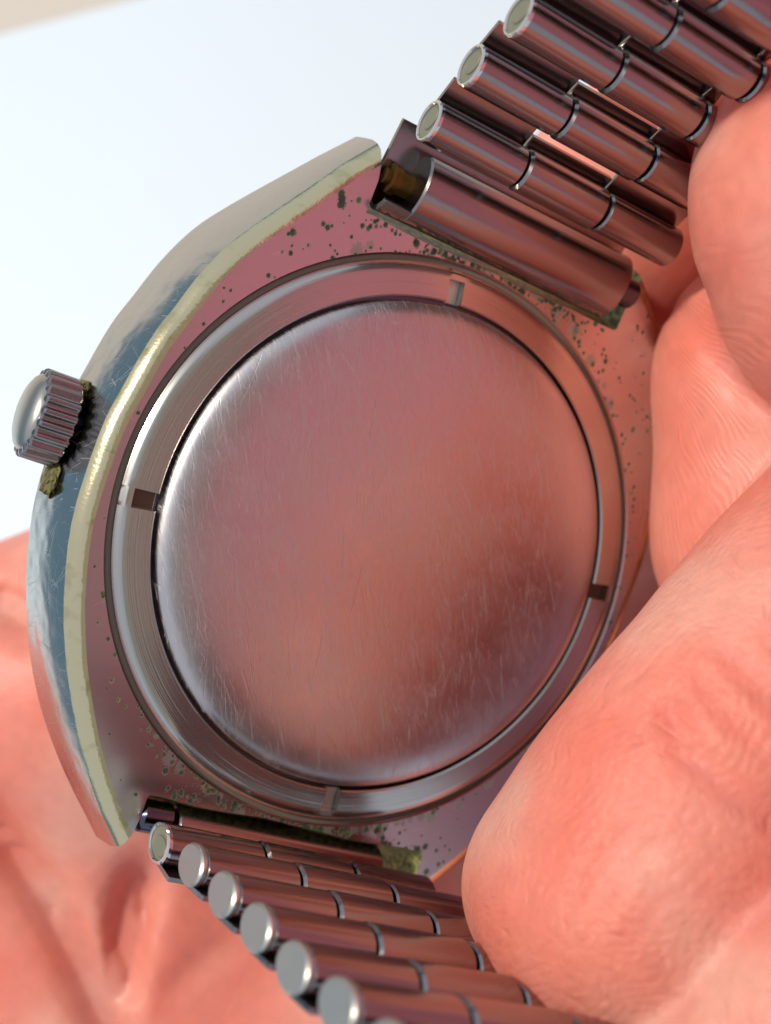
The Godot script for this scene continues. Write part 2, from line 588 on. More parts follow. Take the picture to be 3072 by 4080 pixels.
# distance field of tapered capsules in groups, meshed as surface nets; all in mm
func field_mesh(prims: Array, creases: Array, lo: Vector3, hi: Vector3, cell: float, k_in: float, k_out: float) -> Dictionary:
	var nx := int((hi.x - lo.x) / cell) + 1
	var ny := int((hi.y - lo.y) / cell) + 1
	var nz := int((hi.z - lo.z) / cell) + 1
	var np := prims.size()
	var pa := PackedVector3Array()
	var ba := PackedVector3Array()
	var inv := PackedFloat32Array()
	var ra := PackedFloat32Array()
	var rb := PackedFloat32Array()
	var gr := PackedInt32Array()
	for p in prims:
		var a := Vector3(p[0], p[1], p[2])
		var b := Vector3(p[4], p[5], p[6]) - a
		pa.append(a)
		ba.append(b)
		inv.append(1.0 / b.length_squared())
		ra.append(p[3])
		rb.append(p[7] - p[3])
		gr.append(p[8])
	var f := PackedFloat32Array()
	f.resize(nx * ny * nz)
	f.fill(50.0)
	var B := 8
	var half := cell * B * 0.5
	var rad := half * 1.7321
	var blocks := []
	for bz in range(0, nz, B):
		for by in range(0, ny, B):
			for bx in range(0, nx, B):
				var c := lo + Vector3(bx, by, bz) * cell + Vector3.ONE * half
				var near := PackedInt32Array()
				var best := 1e9
				for i in np:
					var q := c - pa[i]
					var h := clampf(q.dot(ba[i]) * inv[i], 0.0, 1.0)
					var d := (q - ba[i] * h).length() - ra[i] - rb[i] * h
					best = minf(best, d)
					if d < rad + k_in + 1.0:
						near.append(i)
				if best > rad + k_in or best < -rad - 2.5:
					if best < 0.0:
						for z in range(bz, mini(bz + B, nz)):
							for y in range(by, mini(by + B, ny)):
								for x in range(bx, mini(bx + B, nx)):
									f[(z * ny + y) * nx + x] = -50.0
					continue
				blocks.append(Vector3i(bx, by, bz))
				var lines := []
				for cr in creases:
					var pts: Array = cr[2]
					for j in range(0, pts.size() - 2, 2):
						var a := Vector2(pts[j], pts[j + 1])
						var b := Vector2(pts[j + 2], pts[j + 3])
						var e := Geometry2D.get_closest_point_to_segment(Vector2(c.x, c.z), a, b)
						if e.distance_to(Vector2(c.x, c.z)) < rad + 2.5 and c.y > cr[3] and c.y < cr[4]:
							lines.append([a, b, cr[0], cr[1], j == 0, j >= pts.size() - 4])
				for z in range(bz, mini(bz + B, nz)):
					for y in range(by, mini(by + B, ny)):
						for x in range(bx, mini(bx + B, nx)):
							if x == 0 or y == 0 or z == 0 or x >= nx - 2 or y >= ny - 2 or z >= nz - 2:
								continue
							var p := lo + Vector3(x, y, z) * cell
							var tot := 50.0
							var cur := 50.0
							var g := -1
							for i in near:
								var q := p - pa[i]
								var h := clampf(q.dot(ba[i]) * inv[i], 0.0, 1.0)
								var d := (q - ba[i] * h).length() - ra[i] - rb[i] * h
								if gr[i] != g:
									if g >= 0:
										var hh := maxf(k_out - absf(tot - cur), 0.0) / k_out
										tot = minf(tot, cur) - hh * hh * k_out * 0.25
									cur = d
									g = gr[i]
								else:
									var hh := maxf(k_in - absf(cur - d), 0.0) / k_in
									cur = minf(cur, d) - hh * hh * k_in * 0.25
							var hh := maxf(k_out - absf(tot - cur), 0.0) / k_out
							tot = minf(tot, cur) - hh * hh * k_out * 0.25
							if absf(tot) < 1.6:
								var p2 := Vector2(p.x, p.z)
								var cut := 0.0
								for l in lines:
									var e := Geometry2D.get_closest_point_to_segment(p2, l[0], l[1])
									var q: float = p2.distance_squared_to(e) / (l[2] * l[2])
									if q < 6.0:
										var way: Vector2 = l[1] - l[0]
										var h: float = clampf((p2 - l[0]).dot(way) / way.length_squared(), 0.0, 1.0)
										var keep := 1.0
										if l[4]:
											keep *= smoothstep(0.0, 0.9, h)
										if l[5]:
											keep *= 1.0 - smoothstep(0.1, 1.0, h)
										cut = maxf(cut, l[3] * exp(-q) * keep)
								tot += cut
							f[(z * ny + y) * nx + x] = tot
	# surface nets
	var at := {}
	var V := PackedVector3Array()
	var quads := PackedInt32Array()
	var cor := [0, 1, nx, nx + 1, nx * ny, nx * ny + 1, nx * ny + nx, nx * ny + nx + 1]
	for b in blocks:
		for z in range(b.z, mini(b.z + B, nz - 1)):
			for y in range(b.y, mini(b.y + B, ny - 1)):
				for x in range(b.x, mini(b.x + B, nx - 1)):
					var o: int = (z * ny + y) * nx + x
					var mask := 0
					for k in 8:
						if f[o + cor[k]] < 0.0:
							mask |= 1 << k
					if mask == 0 or mask == 255:
						continue
					var s := Vector3()
					var m := 0
					for e in [[0, 1], [2, 3], [4, 5], [6, 7], [0, 2], [1, 3], [4, 6], [5, 7], [0, 4], [1, 5], [2, 6], [3, 7]]:
						var d0 := f[o + cor[e[0]]]
						var d1 := f[o + cor[e[1]]]
						if (d0 < 0.0) != (d1 < 0.0):
							var h := d0 / (d0 - d1)
							var c0 := Vector3(e[0] & 1, (e[0] >> 1) & 1, e[0] >> 2)
							var c1 := Vector3(e[1] & 1, (e[1] >> 1) & 1, e[1] >> 2)
							s += c0.lerp(c1, h)
							m += 1
					at[o] = V.size()
					V.append(lo + (Vector3(x, y, z) + s / m) * cell)
	var steps := [1, nx, nx * ny]
	for o in at:
		var inside := f[o] < 0.0
		for e in 3:
			if (f[o + steps[e]] < 0.0) == inside:
				continue
			var u: int = steps[(e + 1) % 3]
			var w: int = steps[(e + 2) % 3]
			if not (at.has(o - u) and at.has(o - w) and at.has(o - u - w)):
				continue
			var q := [at[o], at[o - u], at[o - u - w], at[o - w]]
			if not inside:
				q.reverse()
			quads.append_array(PackedInt32Array(q))
	var N := PackedVector3Array()
	N.resize(V.size())
	for k in range(0, quads.size(), 4):
		var n := (V[quads[k + 2]] - V[quads[k]]).cross(V[quads[k + 3]] - V[quads[k + 1]])
		for j in 4:
			N[quads[k + j]] += n
	for i in N.size():
		N[i] = N[i].normalized()
	var G := PackedInt32Array()
	G.resize(V.size())
	var near_i := PackedInt32Array()
	near_i.resize(V.size())
	for v in V.size():
		var best := 1e9
		for i in np:
			var q := V[v] - pa[i]
			var h := clampf(q.dot(ba[i]) * inv[i], 0.0, 1.0)
			var d := (q - ba[i] * h).length() - ra[i] - rb[i] * h
			if d < best:
				best = d
				near_i[v] = i
		G[v] = gr[near_i[v]] % 10
	return {"v": V, "n": N, "q": quads, "g": G, "prim": near_i}


func person() -> void:
	var me := thing("person", "person whose bare fingers grip the watch, thumb over its lower right edge", "person", Transform3D(Basis(), Vector3(0, CAM_Y, 0)))
	var prims := [[9.5,-72.5,19.7,5.4, 13.7,-72.5,15.5,5.4, 0],
	[13.7,-72.5,15.5,5.4, 17.9,-73.0,11.1,5.4, 0],
	[17.9,-73.0,11.1,5.4, 21.7,-74.0,7.3,5.6, 0],
	[21.7,-74.0,7.3,5.6, 26.9,-75.0,2.2,6.2, 0],
	[26.9,-75.0,2.2,6.2, 39.3,-77.0,-7.9,7.2, 0],
	[12.2,-65.0,19.2,5.2, 16.9,-67.5,14.9,5.3, 0],
	[16.9,-67.5,14.9,5.3, 21.5,-69.5,10.6,5.4, 0],
	[21.5,-69.5,10.6,5.4, 26.7,-71.0,5.3,6.0, 0],
	[26.7,-71.0,5.3,6.0, 41.5,-74.0,-3.9,8.0, 0],
	[10.8,-67.5,19.3,5.2, 14.6,-67.0,14.5,5.6, 0],
	[14.6,-67.0,14.5,5.6, 18.3,-67.5,10.3,5.7, 0],
	[18.3,-67.5,10.3,5.7, 22.9,-69.5,5.9,6.0, 0],
	[22.9,-69.5,5.9,6.0, 39.5,-74.0,-5.1,8.0, 0],
	[27.1,-75.0,-22.0,7.4, 25.0,-74.0,-17.1,7.4, 1],
	[25.0,-74.0,-17.1,7.4, 26.7,-75.0,-11.8,7.4, 1],
	[27.1,-75.0,-21.4,7.2, 44.9,-80.0,-23.1,9.0, 1],
	[27.0,-76.0,-13.0,7.2, 46.0,-82.0,-11.2,9.0, 1],
	[24.4,-85.0,-9.1,6.2, 24.5,-85.0,-3.0,6.2, 11],
	[24.5,-85.0,-3.0,6.2, 24.1,-85.0,2.4,6.0, 11],
	[23.7,-85.0,-8.8,6.2, 45.4,-92.0,-7.9,10.0, 11],
	[23.7,-85.0,2.1,6.2, 45.4,-92.0,4.4,10.0, 11],
	[15.7,-61.0,27.4,6.2, 21.4,-61.0,22.2,6.2, 2],
	[21.4,-61.0,22.2,6.2, 31.6,-64.0,14.9,7.0, 2],
	[18.4,-110.0,-17.3,8.0, 18.0,-97.0,-20.8,8.2, 3],
	[18.0,-97.0,-20.8,8.2, 24.3,-88.0,-26.4,8.2, 3],
	[24.3,-88.0,-26.4,8.2, 31.0,-84.0,-33.3,8.0, 3],
	[30.3,-124.0,-22.8,7.0, 43.1,-120.0,-14.0,10.0, 4],
	[27.8,-124.0,-14.5,10.0, 37.6,-118.0,-4.2,13.0, 4],
	[37.6,-118.0,-4.2,13.0, 25.1,-112.0,14.8,13.0, 4],
	[25.1,-112.0,14.8,13.0, 2.4,-108.0,28.8,12.0, 4],
	[37.6,-118.0,-4.2,13.0, 51.1,-100.0,-6.9,16.0, 4],
	[32.4,-105.0,21.0,13.0, 49.0,-96.0,3.0,16.0, 4],
	[51.1,-100.0,-6.9,16.0, 53.9,-96.0,12.7,15.0, 4],
	[-35.2,-112.0,39.3,10.0, -8.8,-112.0,46.9,10.0, 4],
	[-36.9,-106.0,18.0,13.5, -18.3,-106.0,13.7,13.5, 6],
	[-18.3,-106.0,13.7,13.5, -1.2,-112.0,14.8,13.0, 6],
	[-37.5,-110.0,25.3,14.0, -20.5,-110.0,21.6,14.0, 6],
	[-36.4,-110.0,31.6,14.0, -21.2,-110.0,28.6,14.0, 6],
	[-21.2,-110.0,28.6,14.0, -1.3,-114.0,26.6,13.0, 6],
	[-36.4,-110.0,38.6,14.0, -19.7,-110.0,35.7,14.0, 6],
	[-19.7,-110.0,35.7,14.0, -2.0,-110.0,34.2,13.0, 6],
	[-36.1,-109.0,44.9,13.5, -19.6,-109.0,42.3,13.5, 6],
	[-19.6,-109.0,42.3,13.5, -2.6,-107.0,41.2,12.5, 6],
	[-2.6,-107.0,41.2,12.5, 15.7,-100.0,45.2,12.0, 6],
	[15.7,-100.0,45.2,12.0, 33.0,-92.0,37.0,12.0, 6]]
	var creases := [[0.75,0.60,[13.1,7.7, 13.0,9.3, 13.3,10.6, 15.2,12.2, 17.1,13.3, 19.2,14.9],-88,0],
	[0.60,0.35,[13.7,6.7, 14.4,8.0, 15.5,9.3, 17.8,11.2],-88,0],
	[0.70,0.45,[14.8,5.8, 15.9,7.1, 17.5,8.8, 19.8,10.6],-88,0],
	[0.40,0.35,[7.2,19.2, 9.8,15.1, 11.8,12.7],-88,0],
	[0.35,0.25,[8.0,19.9, 10.8,15.2, 12.3,13.8],-88,0],
	[0.35,0.22,[10.4,13.2, 12.4,10.5],-88,0],
	[0.35,0.22,[10.0,19.7, 12.8,15.6],-88,0],
	[0.45,0.30,[17.3,-14.2, 18.1,-11.4, 19.1,-8.7, 20.7,-6.4, 22.5,-4.8],-88,0],
	[0.40,0.20,[17.6,-13.3, 18.2,-10.8, 19.4,-7.8, 21.0,-5.5],-88,0],
	[0.40,0.20,[17.7,-14.0, 18.4,-11.3, 19.4,-9.1, 20.8,-7.3],-88,0],
	[1.20,2.00,[-29.5,5.6, -26.6,6.5, -25.0,7.2, -21.9,8.3],-114,-86],
	[1.60,1.70,[-28.9,18.9, -26.9,21.4, -23.4,26.3, -20.8,31.5, -18.9,36.1, -17.8,41.6],-114,-86],
	[1.50,2.00,[-15.9,22.4, -17.5,27.3, -18.5,31.8, -18.9,36.1],-114,-86],
	[1.20,0.40,[-8.8,28.6, -13.0,31.5, -17.1,35.2],-114,-86]]
	var r := field_mesh(prims, creases, Vector3(-42, -126, -46), Vector3(64, -52, 48), 0.4, 4.5, 0.8)
	var V: PackedVector3Array = r.v
	var N: PackedVector3Array = r.n
	# frame of each group for the skin texture: a point and an axis along the finger
	var axes := {0: Vector3(0.64, 0, -0.77), 1: Vector3(0.75, 0.0, 0.66), 2: Vector3(0.7, 0, -0.7)}
	var org := {0: Vector3(16, -70, 14), 1: Vector3(24, -78, -8), 2: Vector3(24, -67, 26)}
	var tone := noise(3, 0.07, FastNoiseLite.TYPE_SIMPLEX_SMOOTH, 3)
	var fine := noise(4, 0.8, FastNoiseLite.TYPE_SIMPLEX_SMOOTH, 3)
	var C := PackedColorArray()
	for i in V.size():
		var p := V[i]
		var t := tone.get_noise_3dv(p)
		var c := Color(0.61, 0.20, 0.15)
		c = c.lerp(Color(0.62, 0.30, 0.235), smoothstep(-0.1, 0.7, t))
		c = c.lerp(Color(0.60, 0.15, 0.105), smoothstep(-0.1, 0.7, -t))
		c = c * (1.0 + 0.10 * fine.get_noise_3dv(p))
		c.a = 1.0
		C.append(c)
	var mesh := ArrayMesh.new()
	var q: PackedInt32Array = r.q
	for k in 3:
		var sp := PackedVector3Array()
		var sn := PackedVector3Array()
		var sc := PackedColorArray()
		var su := PackedVector2Array()
		var si := PackedInt32Array()
		var seen := {}
		for j in range(0, q.size(), 4):
			var g: int = mini(r.g[q[j]], 3)
			if k != [0, 1, 0, 2][g]:
				continue
			var a: Vector3 = axes.get(g, Vector3(0.8, 0, 0.6))
			var o: Vector3 = org.get(g, Vector3(0, -95, 20))
			var up := (Vector3.UP - a * a.y).normalized()
			var side := a.cross(up)
			var c := [0, 0, 0, 0]
			for e in 4:
				var v := q[j + e]
				var key := v * 4 + g
				if not seen.has(key):
					seen[key] = sp.size()
					sp.append(V[v] * MM)
					sn.append(N[v])
					sc.append(C[v])
					var d := V[v] - o
					su.append(Vector2(d.dot(a), atan2(d.dot(side), d.dot(up) + 9.0) * 11.0) / 17.0)
				c[e] = seen[key]
			si.append_array(PackedInt32Array([c[0], c[2], c[1], c[0], c[3], c[2]]))
		var arr := []
		arr.resize(Mesh.ARRAY_MAX)
		arr[Mesh.ARRAY_VERTEX] = sp
		arr[Mesh.ARRAY_NORMAL] = sn
		arr[Mesh.ARRAY_COLOR] = sc
		arr[Mesh.ARRAY_TEX_UV] = su
		arr[Mesh.ARRAY_INDEX] = si
		mesh.add_surface_from_arrays(Mesh.PRIMITIVE_TRIANGLES, arr)
		mesh.surface_set_material(k, M["skin%d" % k])
	put("hand", mesh, null, me)

	# sleeve and chest of the shirt, outside the frame, mirrored in the polished steel
	var body := [
		[78, -96, -6, 34, 150, -60, 60, 50, 0], [150, -60, 60, 50, 290, 120, 110, 70, 0],
		[270, 190, 120, 85, 260, 200, -170, 85, 0], [290, 60, 70, 115, 300, -170, 60, 120, 0], [290, 60, -120, 115, 300, -170, -120, 120, 0], [280, 20, -30, 120, 300, -170, -30, 120, 0]]
	var sh := field_mesh(body, [], Vector3(36, -198, -330), Vector3(450, 330, 270), 11.0, 60.0, 20.0)
	var SP := PackedVector3Array()
	for p in sh.v:
		SP.append(p * MM)
	var SI := PackedInt32Array()
	for j in range(0, sh.q.size(), 4):
		SI.append_array(PackedInt32Array([sh.q[j], sh.q[j + 2], sh.q[j + 1], sh.q[j], sh.q[j + 3], sh.q[j + 2]]))
	var sa := []
	sa.resize(Mesh.ARRAY_MAX)
	sa[Mesh.ARRAY_VERTEX] = SP
	sa[Mesh.ARRAY_NORMAL] = sh.n
	sa[Mesh.ARRAY_INDEX] = SI
	var sm := ArrayMesh.new()
	sm.add_surface_from_arrays(Mesh.PRIMITIVE_TRIANGLES, sa)
	put("shirt", sm, M.shirt, me)


# ---------------------------------------------------------------- the watch

func watch() -> void:
	var root := thing("wristwatch", "worn steel wristwatch seen from its scratched case back, on a steel link bracelet", "watch", Transform3D(Basis(WX, WY, WN), WO))
	case_body(root)
	back(root)
	crown(root)
	bracelet(root)


# the outline of the plate, counter-clockwise seen from the back; z: 0 slot wall, 1 outer edge, 2 lug tip
func outline() -> Array:
	var left := [-9.6, 18.6, -11.08, 16.51, -12.68, 14.29, -13.98, 12.39, -15.0, 10.29, -15.76, 8.06, -16.4, 6.1, -16.9, 3.4, -17.2, 1.5, -17.25, -0.5, -17.17, -3.0, -16.85, -5.1, -16.15, -7.75, -15.05, -10.6, -14.06, -12.59, -12.9, -14.62, -11.75, -16.34, -10.58, -17.88, -9.75, -18.85]
	var right := [10.4, -18.4, 11.9, -16.6, 13.2, -14.6, 14.5, -12.3, 15.5, -10.2, 16.4, -7.4, 17.0, -4.5, 17.3, -1.0, 17.37, 1.3, 17.33, 4.87, 16.74, 8.77, 15.52, 12.09, 13.94, 15.57, 12.69, 17.91, 11.35, 19.19]
	var o := []
	o.append(Vector3(-8.45, 17.05, 0))
	o.append(Vector3(-8.4, 19.0, 0))
	o.append(Vector3(-8.55, 19.8, 2))
	o.append_array(smooth(left))
	o.append(Vector3(-9.2, -19.3, 2))
	o.append(Vector3(-9.1, -18.4, 0))
	o.append(Vector3(-9.1, -17.2, 0))
	o.append(Vector3(-8.9, -17.05, 0))
	for i in 9:
		o.append(Vector3(lerpf(-8.0, 8.0, i / 8.0), -17.05 - 0.12 * sin(i * 1.3), 0))
	o.append(Vector3(9.2, -17.05, 0))
	o.append(Vector3(9.35, -17.2, 0))
	o.append(Vector3(9.4, -18.6, 0))
	o.append(Vector3(9.5, -19.4, 2))
	o.append_array(smooth(right))
	o.append(Vector3(10.4, 19.9, 2))
	o.append(Vector3(10.0, 18.8, 0))
	o.append(Vector3(9.9, 17.2, 0))
	o.append(Vector3(9.7, 17.05, 0))
	for i in 9:
		o.append(Vector3(lerpf(8.4, -7.8, i / 8.0), 17.02 + 0.08 * sin(i * 1.7), 0))
	return o


func smooth(a: Array) -> Array:
	var p := []
	for i in range(0, a.size(), 2):
		p.append(Vector2(a[i], a[i + 1]))
	var out := []
	for i in p.size():
		out.append(Vector3(p[i].x, p[i].y, 1))
		if i + 1 < p.size():
			var p0: Vector2 = p[maxi(i - 1, 0)]
			var p3: Vector2 = p[mini(i + 2, p.size() - 1)]
			for k in [1, 2, 3]:
				var v: Vector2 = p[i].cubic_interpolate(p[i + 1], p0, p3, k / 4.0)
				out.append(Vector3(v.x, v.y, 1))
	return out


func case_body(root: Node3D) -> void:
	var o := outline()
	var n := o.size()
	var nor := []
	# below the plate the case swells out between the lugs
	var swell := [0.0, 0.02, 0.04, 0.12, 0.3, 0.9, 1.5, 1.9, 1.7, 0.8]
	for i in n:
		var a: Vector3 = o[(i + n - 1) % n]
		var b: Vector3 = o[(i + 1) % n]
		if o[i].z > 1.5:
			nor.append(Vector2(0.25 * signf(o[i].x), signf(o[i].y)) * 1.25)
		elif o[i].z > 0.5:
			nor.append(Vector2(b.y - a.y, a.x - b.x).normalized())
		else:
			nor.append(Vector2())
	var wob := noise(77, 0.25)
	var levels := [[0.0, 0.0], [0.10, -0.02], [0.32, -0.07], [0.66, -0.30], [0.94, -0.80], [1.3, -2.1], [1.55, -3.9], [1.78, -6.0], [1.2, -8.3], [0.3, -9.6]]
	var L := []
	for k in levels.size():
		var ring := []
		for i in n:
			var e: float = levels[k][0]
			if k > 0 and k < 6 and o[i].z > 0.5:
				e += 0.03 * wob.get_noise_2d(i * 2.0, k * 6.0) * (2.0 if k == 1 else 1.0)
			var v: Vector2 = Vector2(o[i].x, o[i].y) + nor[i] * e
			var thin := 1.0 - 0.6 * smoothstep(12.0, 24.0, absf(o[i].y))
			if k > 4 and o[i].z > 0.5:
				v = Vector2(o[i].x, o[i].y) + nor[i] * (0.94 + (e - 0.94) * thin)
			if o[i].z < 0.5 and absf(o[i].y) < 17.3:
				v.y += signf(v.y) * swell[k]
			ring.append(Vector3(v.x, v.y, levels[k][1] if k < 5 or o[i].z < 0.5 and absf(o[i].y) < 17.3 else -0.75 + (levels[k][1] + 0.75) * maxf(thin, 0.42)))
		L.append(ring)
	var edge := new_st()
	var side := new_st()
	var slots := [new_st(), new_st()]
	for k in levels.size() - 1:
		for i in n:
			var j := (i + 1) % n
			var wall: bool = o[i].z < 0.5 or o[j].z < 0.5
			var st: SurfaceTool = slots[0 if o[i].y > 0.0 else 1] if wall else (side if k >= 4 else edge)
			if wall:
				st.set_smooth_group(-1)
			else:
				st.set_smooth_group(1 if k < 4 else (2 if k < 7 else 3))
			quad(st, L[k][i], L[k][j], L[k + 1][j], L[k + 1][i])
	# front side, closed
	var poly := PackedVector2Array()
	for v in L[levels.size() - 1]:
		poly.append(Vector2(v.x, v.y))
	side.set_smooth_group(-1)
	var idx := Geometry2D.triangulate_polygon(poly)
	var base: Array = L[levels.size() - 1]
	for k in range(0, idx.size(), 3):
		tri_facing(side, base[idx[k]], base[idx[k + 1]], base[idx[k + 2]], Vector3(0, 0, -1))
	put("case_flank", done(side), M.flank, root)
	for w in slots:
		put("slot_wall", done(w), M.salts, root, "wall of a strap slot under yellow green salts")
	put("worn_case_edge", done(edge), M.bevel, root, "pale yellowish worn edge round the case back")
	# polished plate round the opening, in two halves
	var st := new_st()
	st.set_smooth_group(-1)
	for half in 2:
		var h := PackedVector2Array()
		for v in o:
			if (v.x <= -0.01) == (half == 0) and absf(v.x) > 0.01:
				h.append(Vector2(v.x, v.y))
		# bring the list to run from the top slot (left half) or bottom slot (right half)
		var start := 0
		for i in h.size():
			var was := h[(i + h.size() - 1) % h.size()]
			if h[i].distance_to(was) > 20.0:
				start = i
		var run := PackedVector2Array()
		var sy := 1.0 if half == 0 else -1.0
		run.append(Vector2(0, 17.05 * sy))
		for i in h.size():
			run.append(h[(start + i) % h.size()])
		run.append(Vector2(0, -17.05 * sy))
		for i in 97:
			var q := PI * i / 96.0
			var a := (-PI / 2 - q) if half == 0 else (PI / 2 - q)
			run.append(Vector2(cos(a), sin(a)) * 16.85)
		var tr := Geometry2D.triangulate_polygon(run)
		if tr.is_empty():
			print("plate half not triangulated ", half)
		for k in range(0, tr.size(), 3):
			var v := []
			var u := []
			for j in 3:
				var q := run[tr[k + j]]
				v.append(Vector3(q.x, q.y, 0))
				u.append(Vector2((q.x + 20.0) / 40.0, (q.y + 23.0) / 46.0))
			tri_facing(st, v[0], v[1], v[2], Vector3(0, 0, 1), u[0], u[1], u[2])
	put("case_plate", done(st), M.plate, root, "mirror polished plate speckled with dark green corrosion pits")
	st = new_st()
	lathe(st, [Vector3(16.3, -0.95, 0), Vector3(16.72, -0.95, 1), Vector3(16.74, -0.14, 1), Vector3(16.85, 0.0, 1)].map(func(p): return p), 160)
	# the wall faces inward
	put("opening_wall", done(st), M.bright, root)


func back(root: Node3D) -> void:
	# convex retaining ring with four key slots
	var key := [3.258, 1.688, 0.106, -1.458]
	var full := [Vector3(14.42, -0.3, 0), Vector3(14.45, 0.44, 1), Vector3(14.55, 0.53, 1), Vector3(15.0, 0.47, 1), Vector3(15.7, 0.36, 0), Vector3(16.12, 0.29, 0), Vector3(16.22, 0.2, 1), Vector3(16.42, -0.05, 1), Vector3(16.45, -0.9, 1)]
	var hw := 0.033
	var st := new_st()
	for i in 4:
		var a0: float = key[(i + 1) % 4] + hw
		var a1: float = key[i] - hw
		if a1 < a0:
			a1 += TAU
		lathe(st, full, 48, Transform3D(), a0, a1)
		# the slot: floor, outer lip, two cheeks
		var b0: float = key[i] - hw
		var b1: float = key[i] + hw
		lathe(st, [Vector3(14.42, -0.3, 0), Vector3(14.45, -0.12, 1), Vector3(15.75, -0.18, 1), Vector3(15.8, 0.35, 1), Vector3(16.12, 0.29, 1), Vector3(16.22, 0.2, 1), Vector3(16.42, -0.05, 1), Vector3(16.45, -0.9, 1)], 4, Transform3D(), b0, b1)
		for e in 2:
			var b := b0 if e == 0 else b1
			var d := Vector3(cos(b), sin(b), 0)
			var out := Vector3(-sin(b), cos(b), 0) * (1.0 if e == 0 else -1.0)
			var pts := [d * 14.43 + Vector3(0, 0, -0.1), d * 15.78 + Vector3(0, 0, -0.18), d * 15.78 + Vector3(0, 0, 0.345), d * 15.0 + Vector3(0, 0, 0.46), d * 14.5 + Vector3(0, 0, 0.46)]
			st.set_smooth_group(-1)
			for k in [1, 2, 3]:
				tri_facing(st, pts[0], pts[k], pts[k + 1], out)
	put("retaining_ring", done(st), M.ring, root, "turned steel ring with four key slots")
	for i in 4:
		st = new_st()
		lathe(st, [Vector3(14.5, -0.1, 0), Vector3(15.74, -0.155, 0)], 4, Transform3D(), key[i] - hw * 0.97, key[i] + hw * 0.97)
		put("key_slot_floor", done(st), M.slot_dirt if i % 2 == 0 else M.end, root)
	# domed lid
	var prof := []
	for i in 13:
		var r := 11.2 * i / 12.0
		prof.append(Vector3(r, 1.42 - 0.0009 * r * r, 0))
	prof.append_array([Vector3(11.9, 1.285, 0), Vector3(12.5, 1.23, 0), Vector3(13.0, 1.155, 0), Vector3(13.4, 1.06, 0), Vector3(13.7, 0.95, 0), Vector3(13.95, 0.8, 0), Vector3(14.12, 0.62, 0), Vector3(14.2, 0.42, 0), Vector3(14.22, -0.3, 1)])
	st = new_st()
	lid_shape(st, prof, 192)
	put("back_lid", done(st), M.lid, root, "domed lid covered in fine slanting scratches")
	# dark seat below the gaps
	st = new_st()
	lathe(st, [Vector3(0, -0.32, 0), Vector3(16.5, -0.32, 0)], 64)
	put("gasket_seat", done(st), M.dark_steel, root)
	st = new_st()
	lathe(st, [Vector3(16.35, -0.28, 0), Vector3(16.6, -0.24, 0), Vector3(16.8, -0.3, 0)], 96)
	put("grime_in_groove", done(st), M.grime, root)


func lid_shape(st: SurfaceTool, prof: Array, n: int) -> void:
	var g := 0
	for i in prof.size() - 1:
		var p: Vector3 = prof[i]
		var q: Vector3 = prof[i + 1]
		if p.z > 0.5:
			g += 1
		st.set_smooth_group(g)
		for j in n:
			var t0 := TAU * j / n
			var t1 := TAU * (j + 1) / n
			var c := [Vector3(p.x * cos(t0), p.x * sin(t0), p.y), Vector3(p.x * cos(t1), p.x * sin(t1), p.y), Vector3(q.x * cos(t1), q.x * sin(t1), q.y), Vector3(q.x * cos(t0), q.x * sin(t0), q.y)]
			var u := []
			for v in c:
				u.append(Vector2(v.x, v.y) / 29.0)
			if p.x < 0.001:
				vert(st, c[0], u[0])
				vert(st, c[2], u[2])
				vert(st, c[3], u[3])
			else:
				quad(st, c[0], c[1], c[2], c[3], u[0], u[1], u[2], u[3])


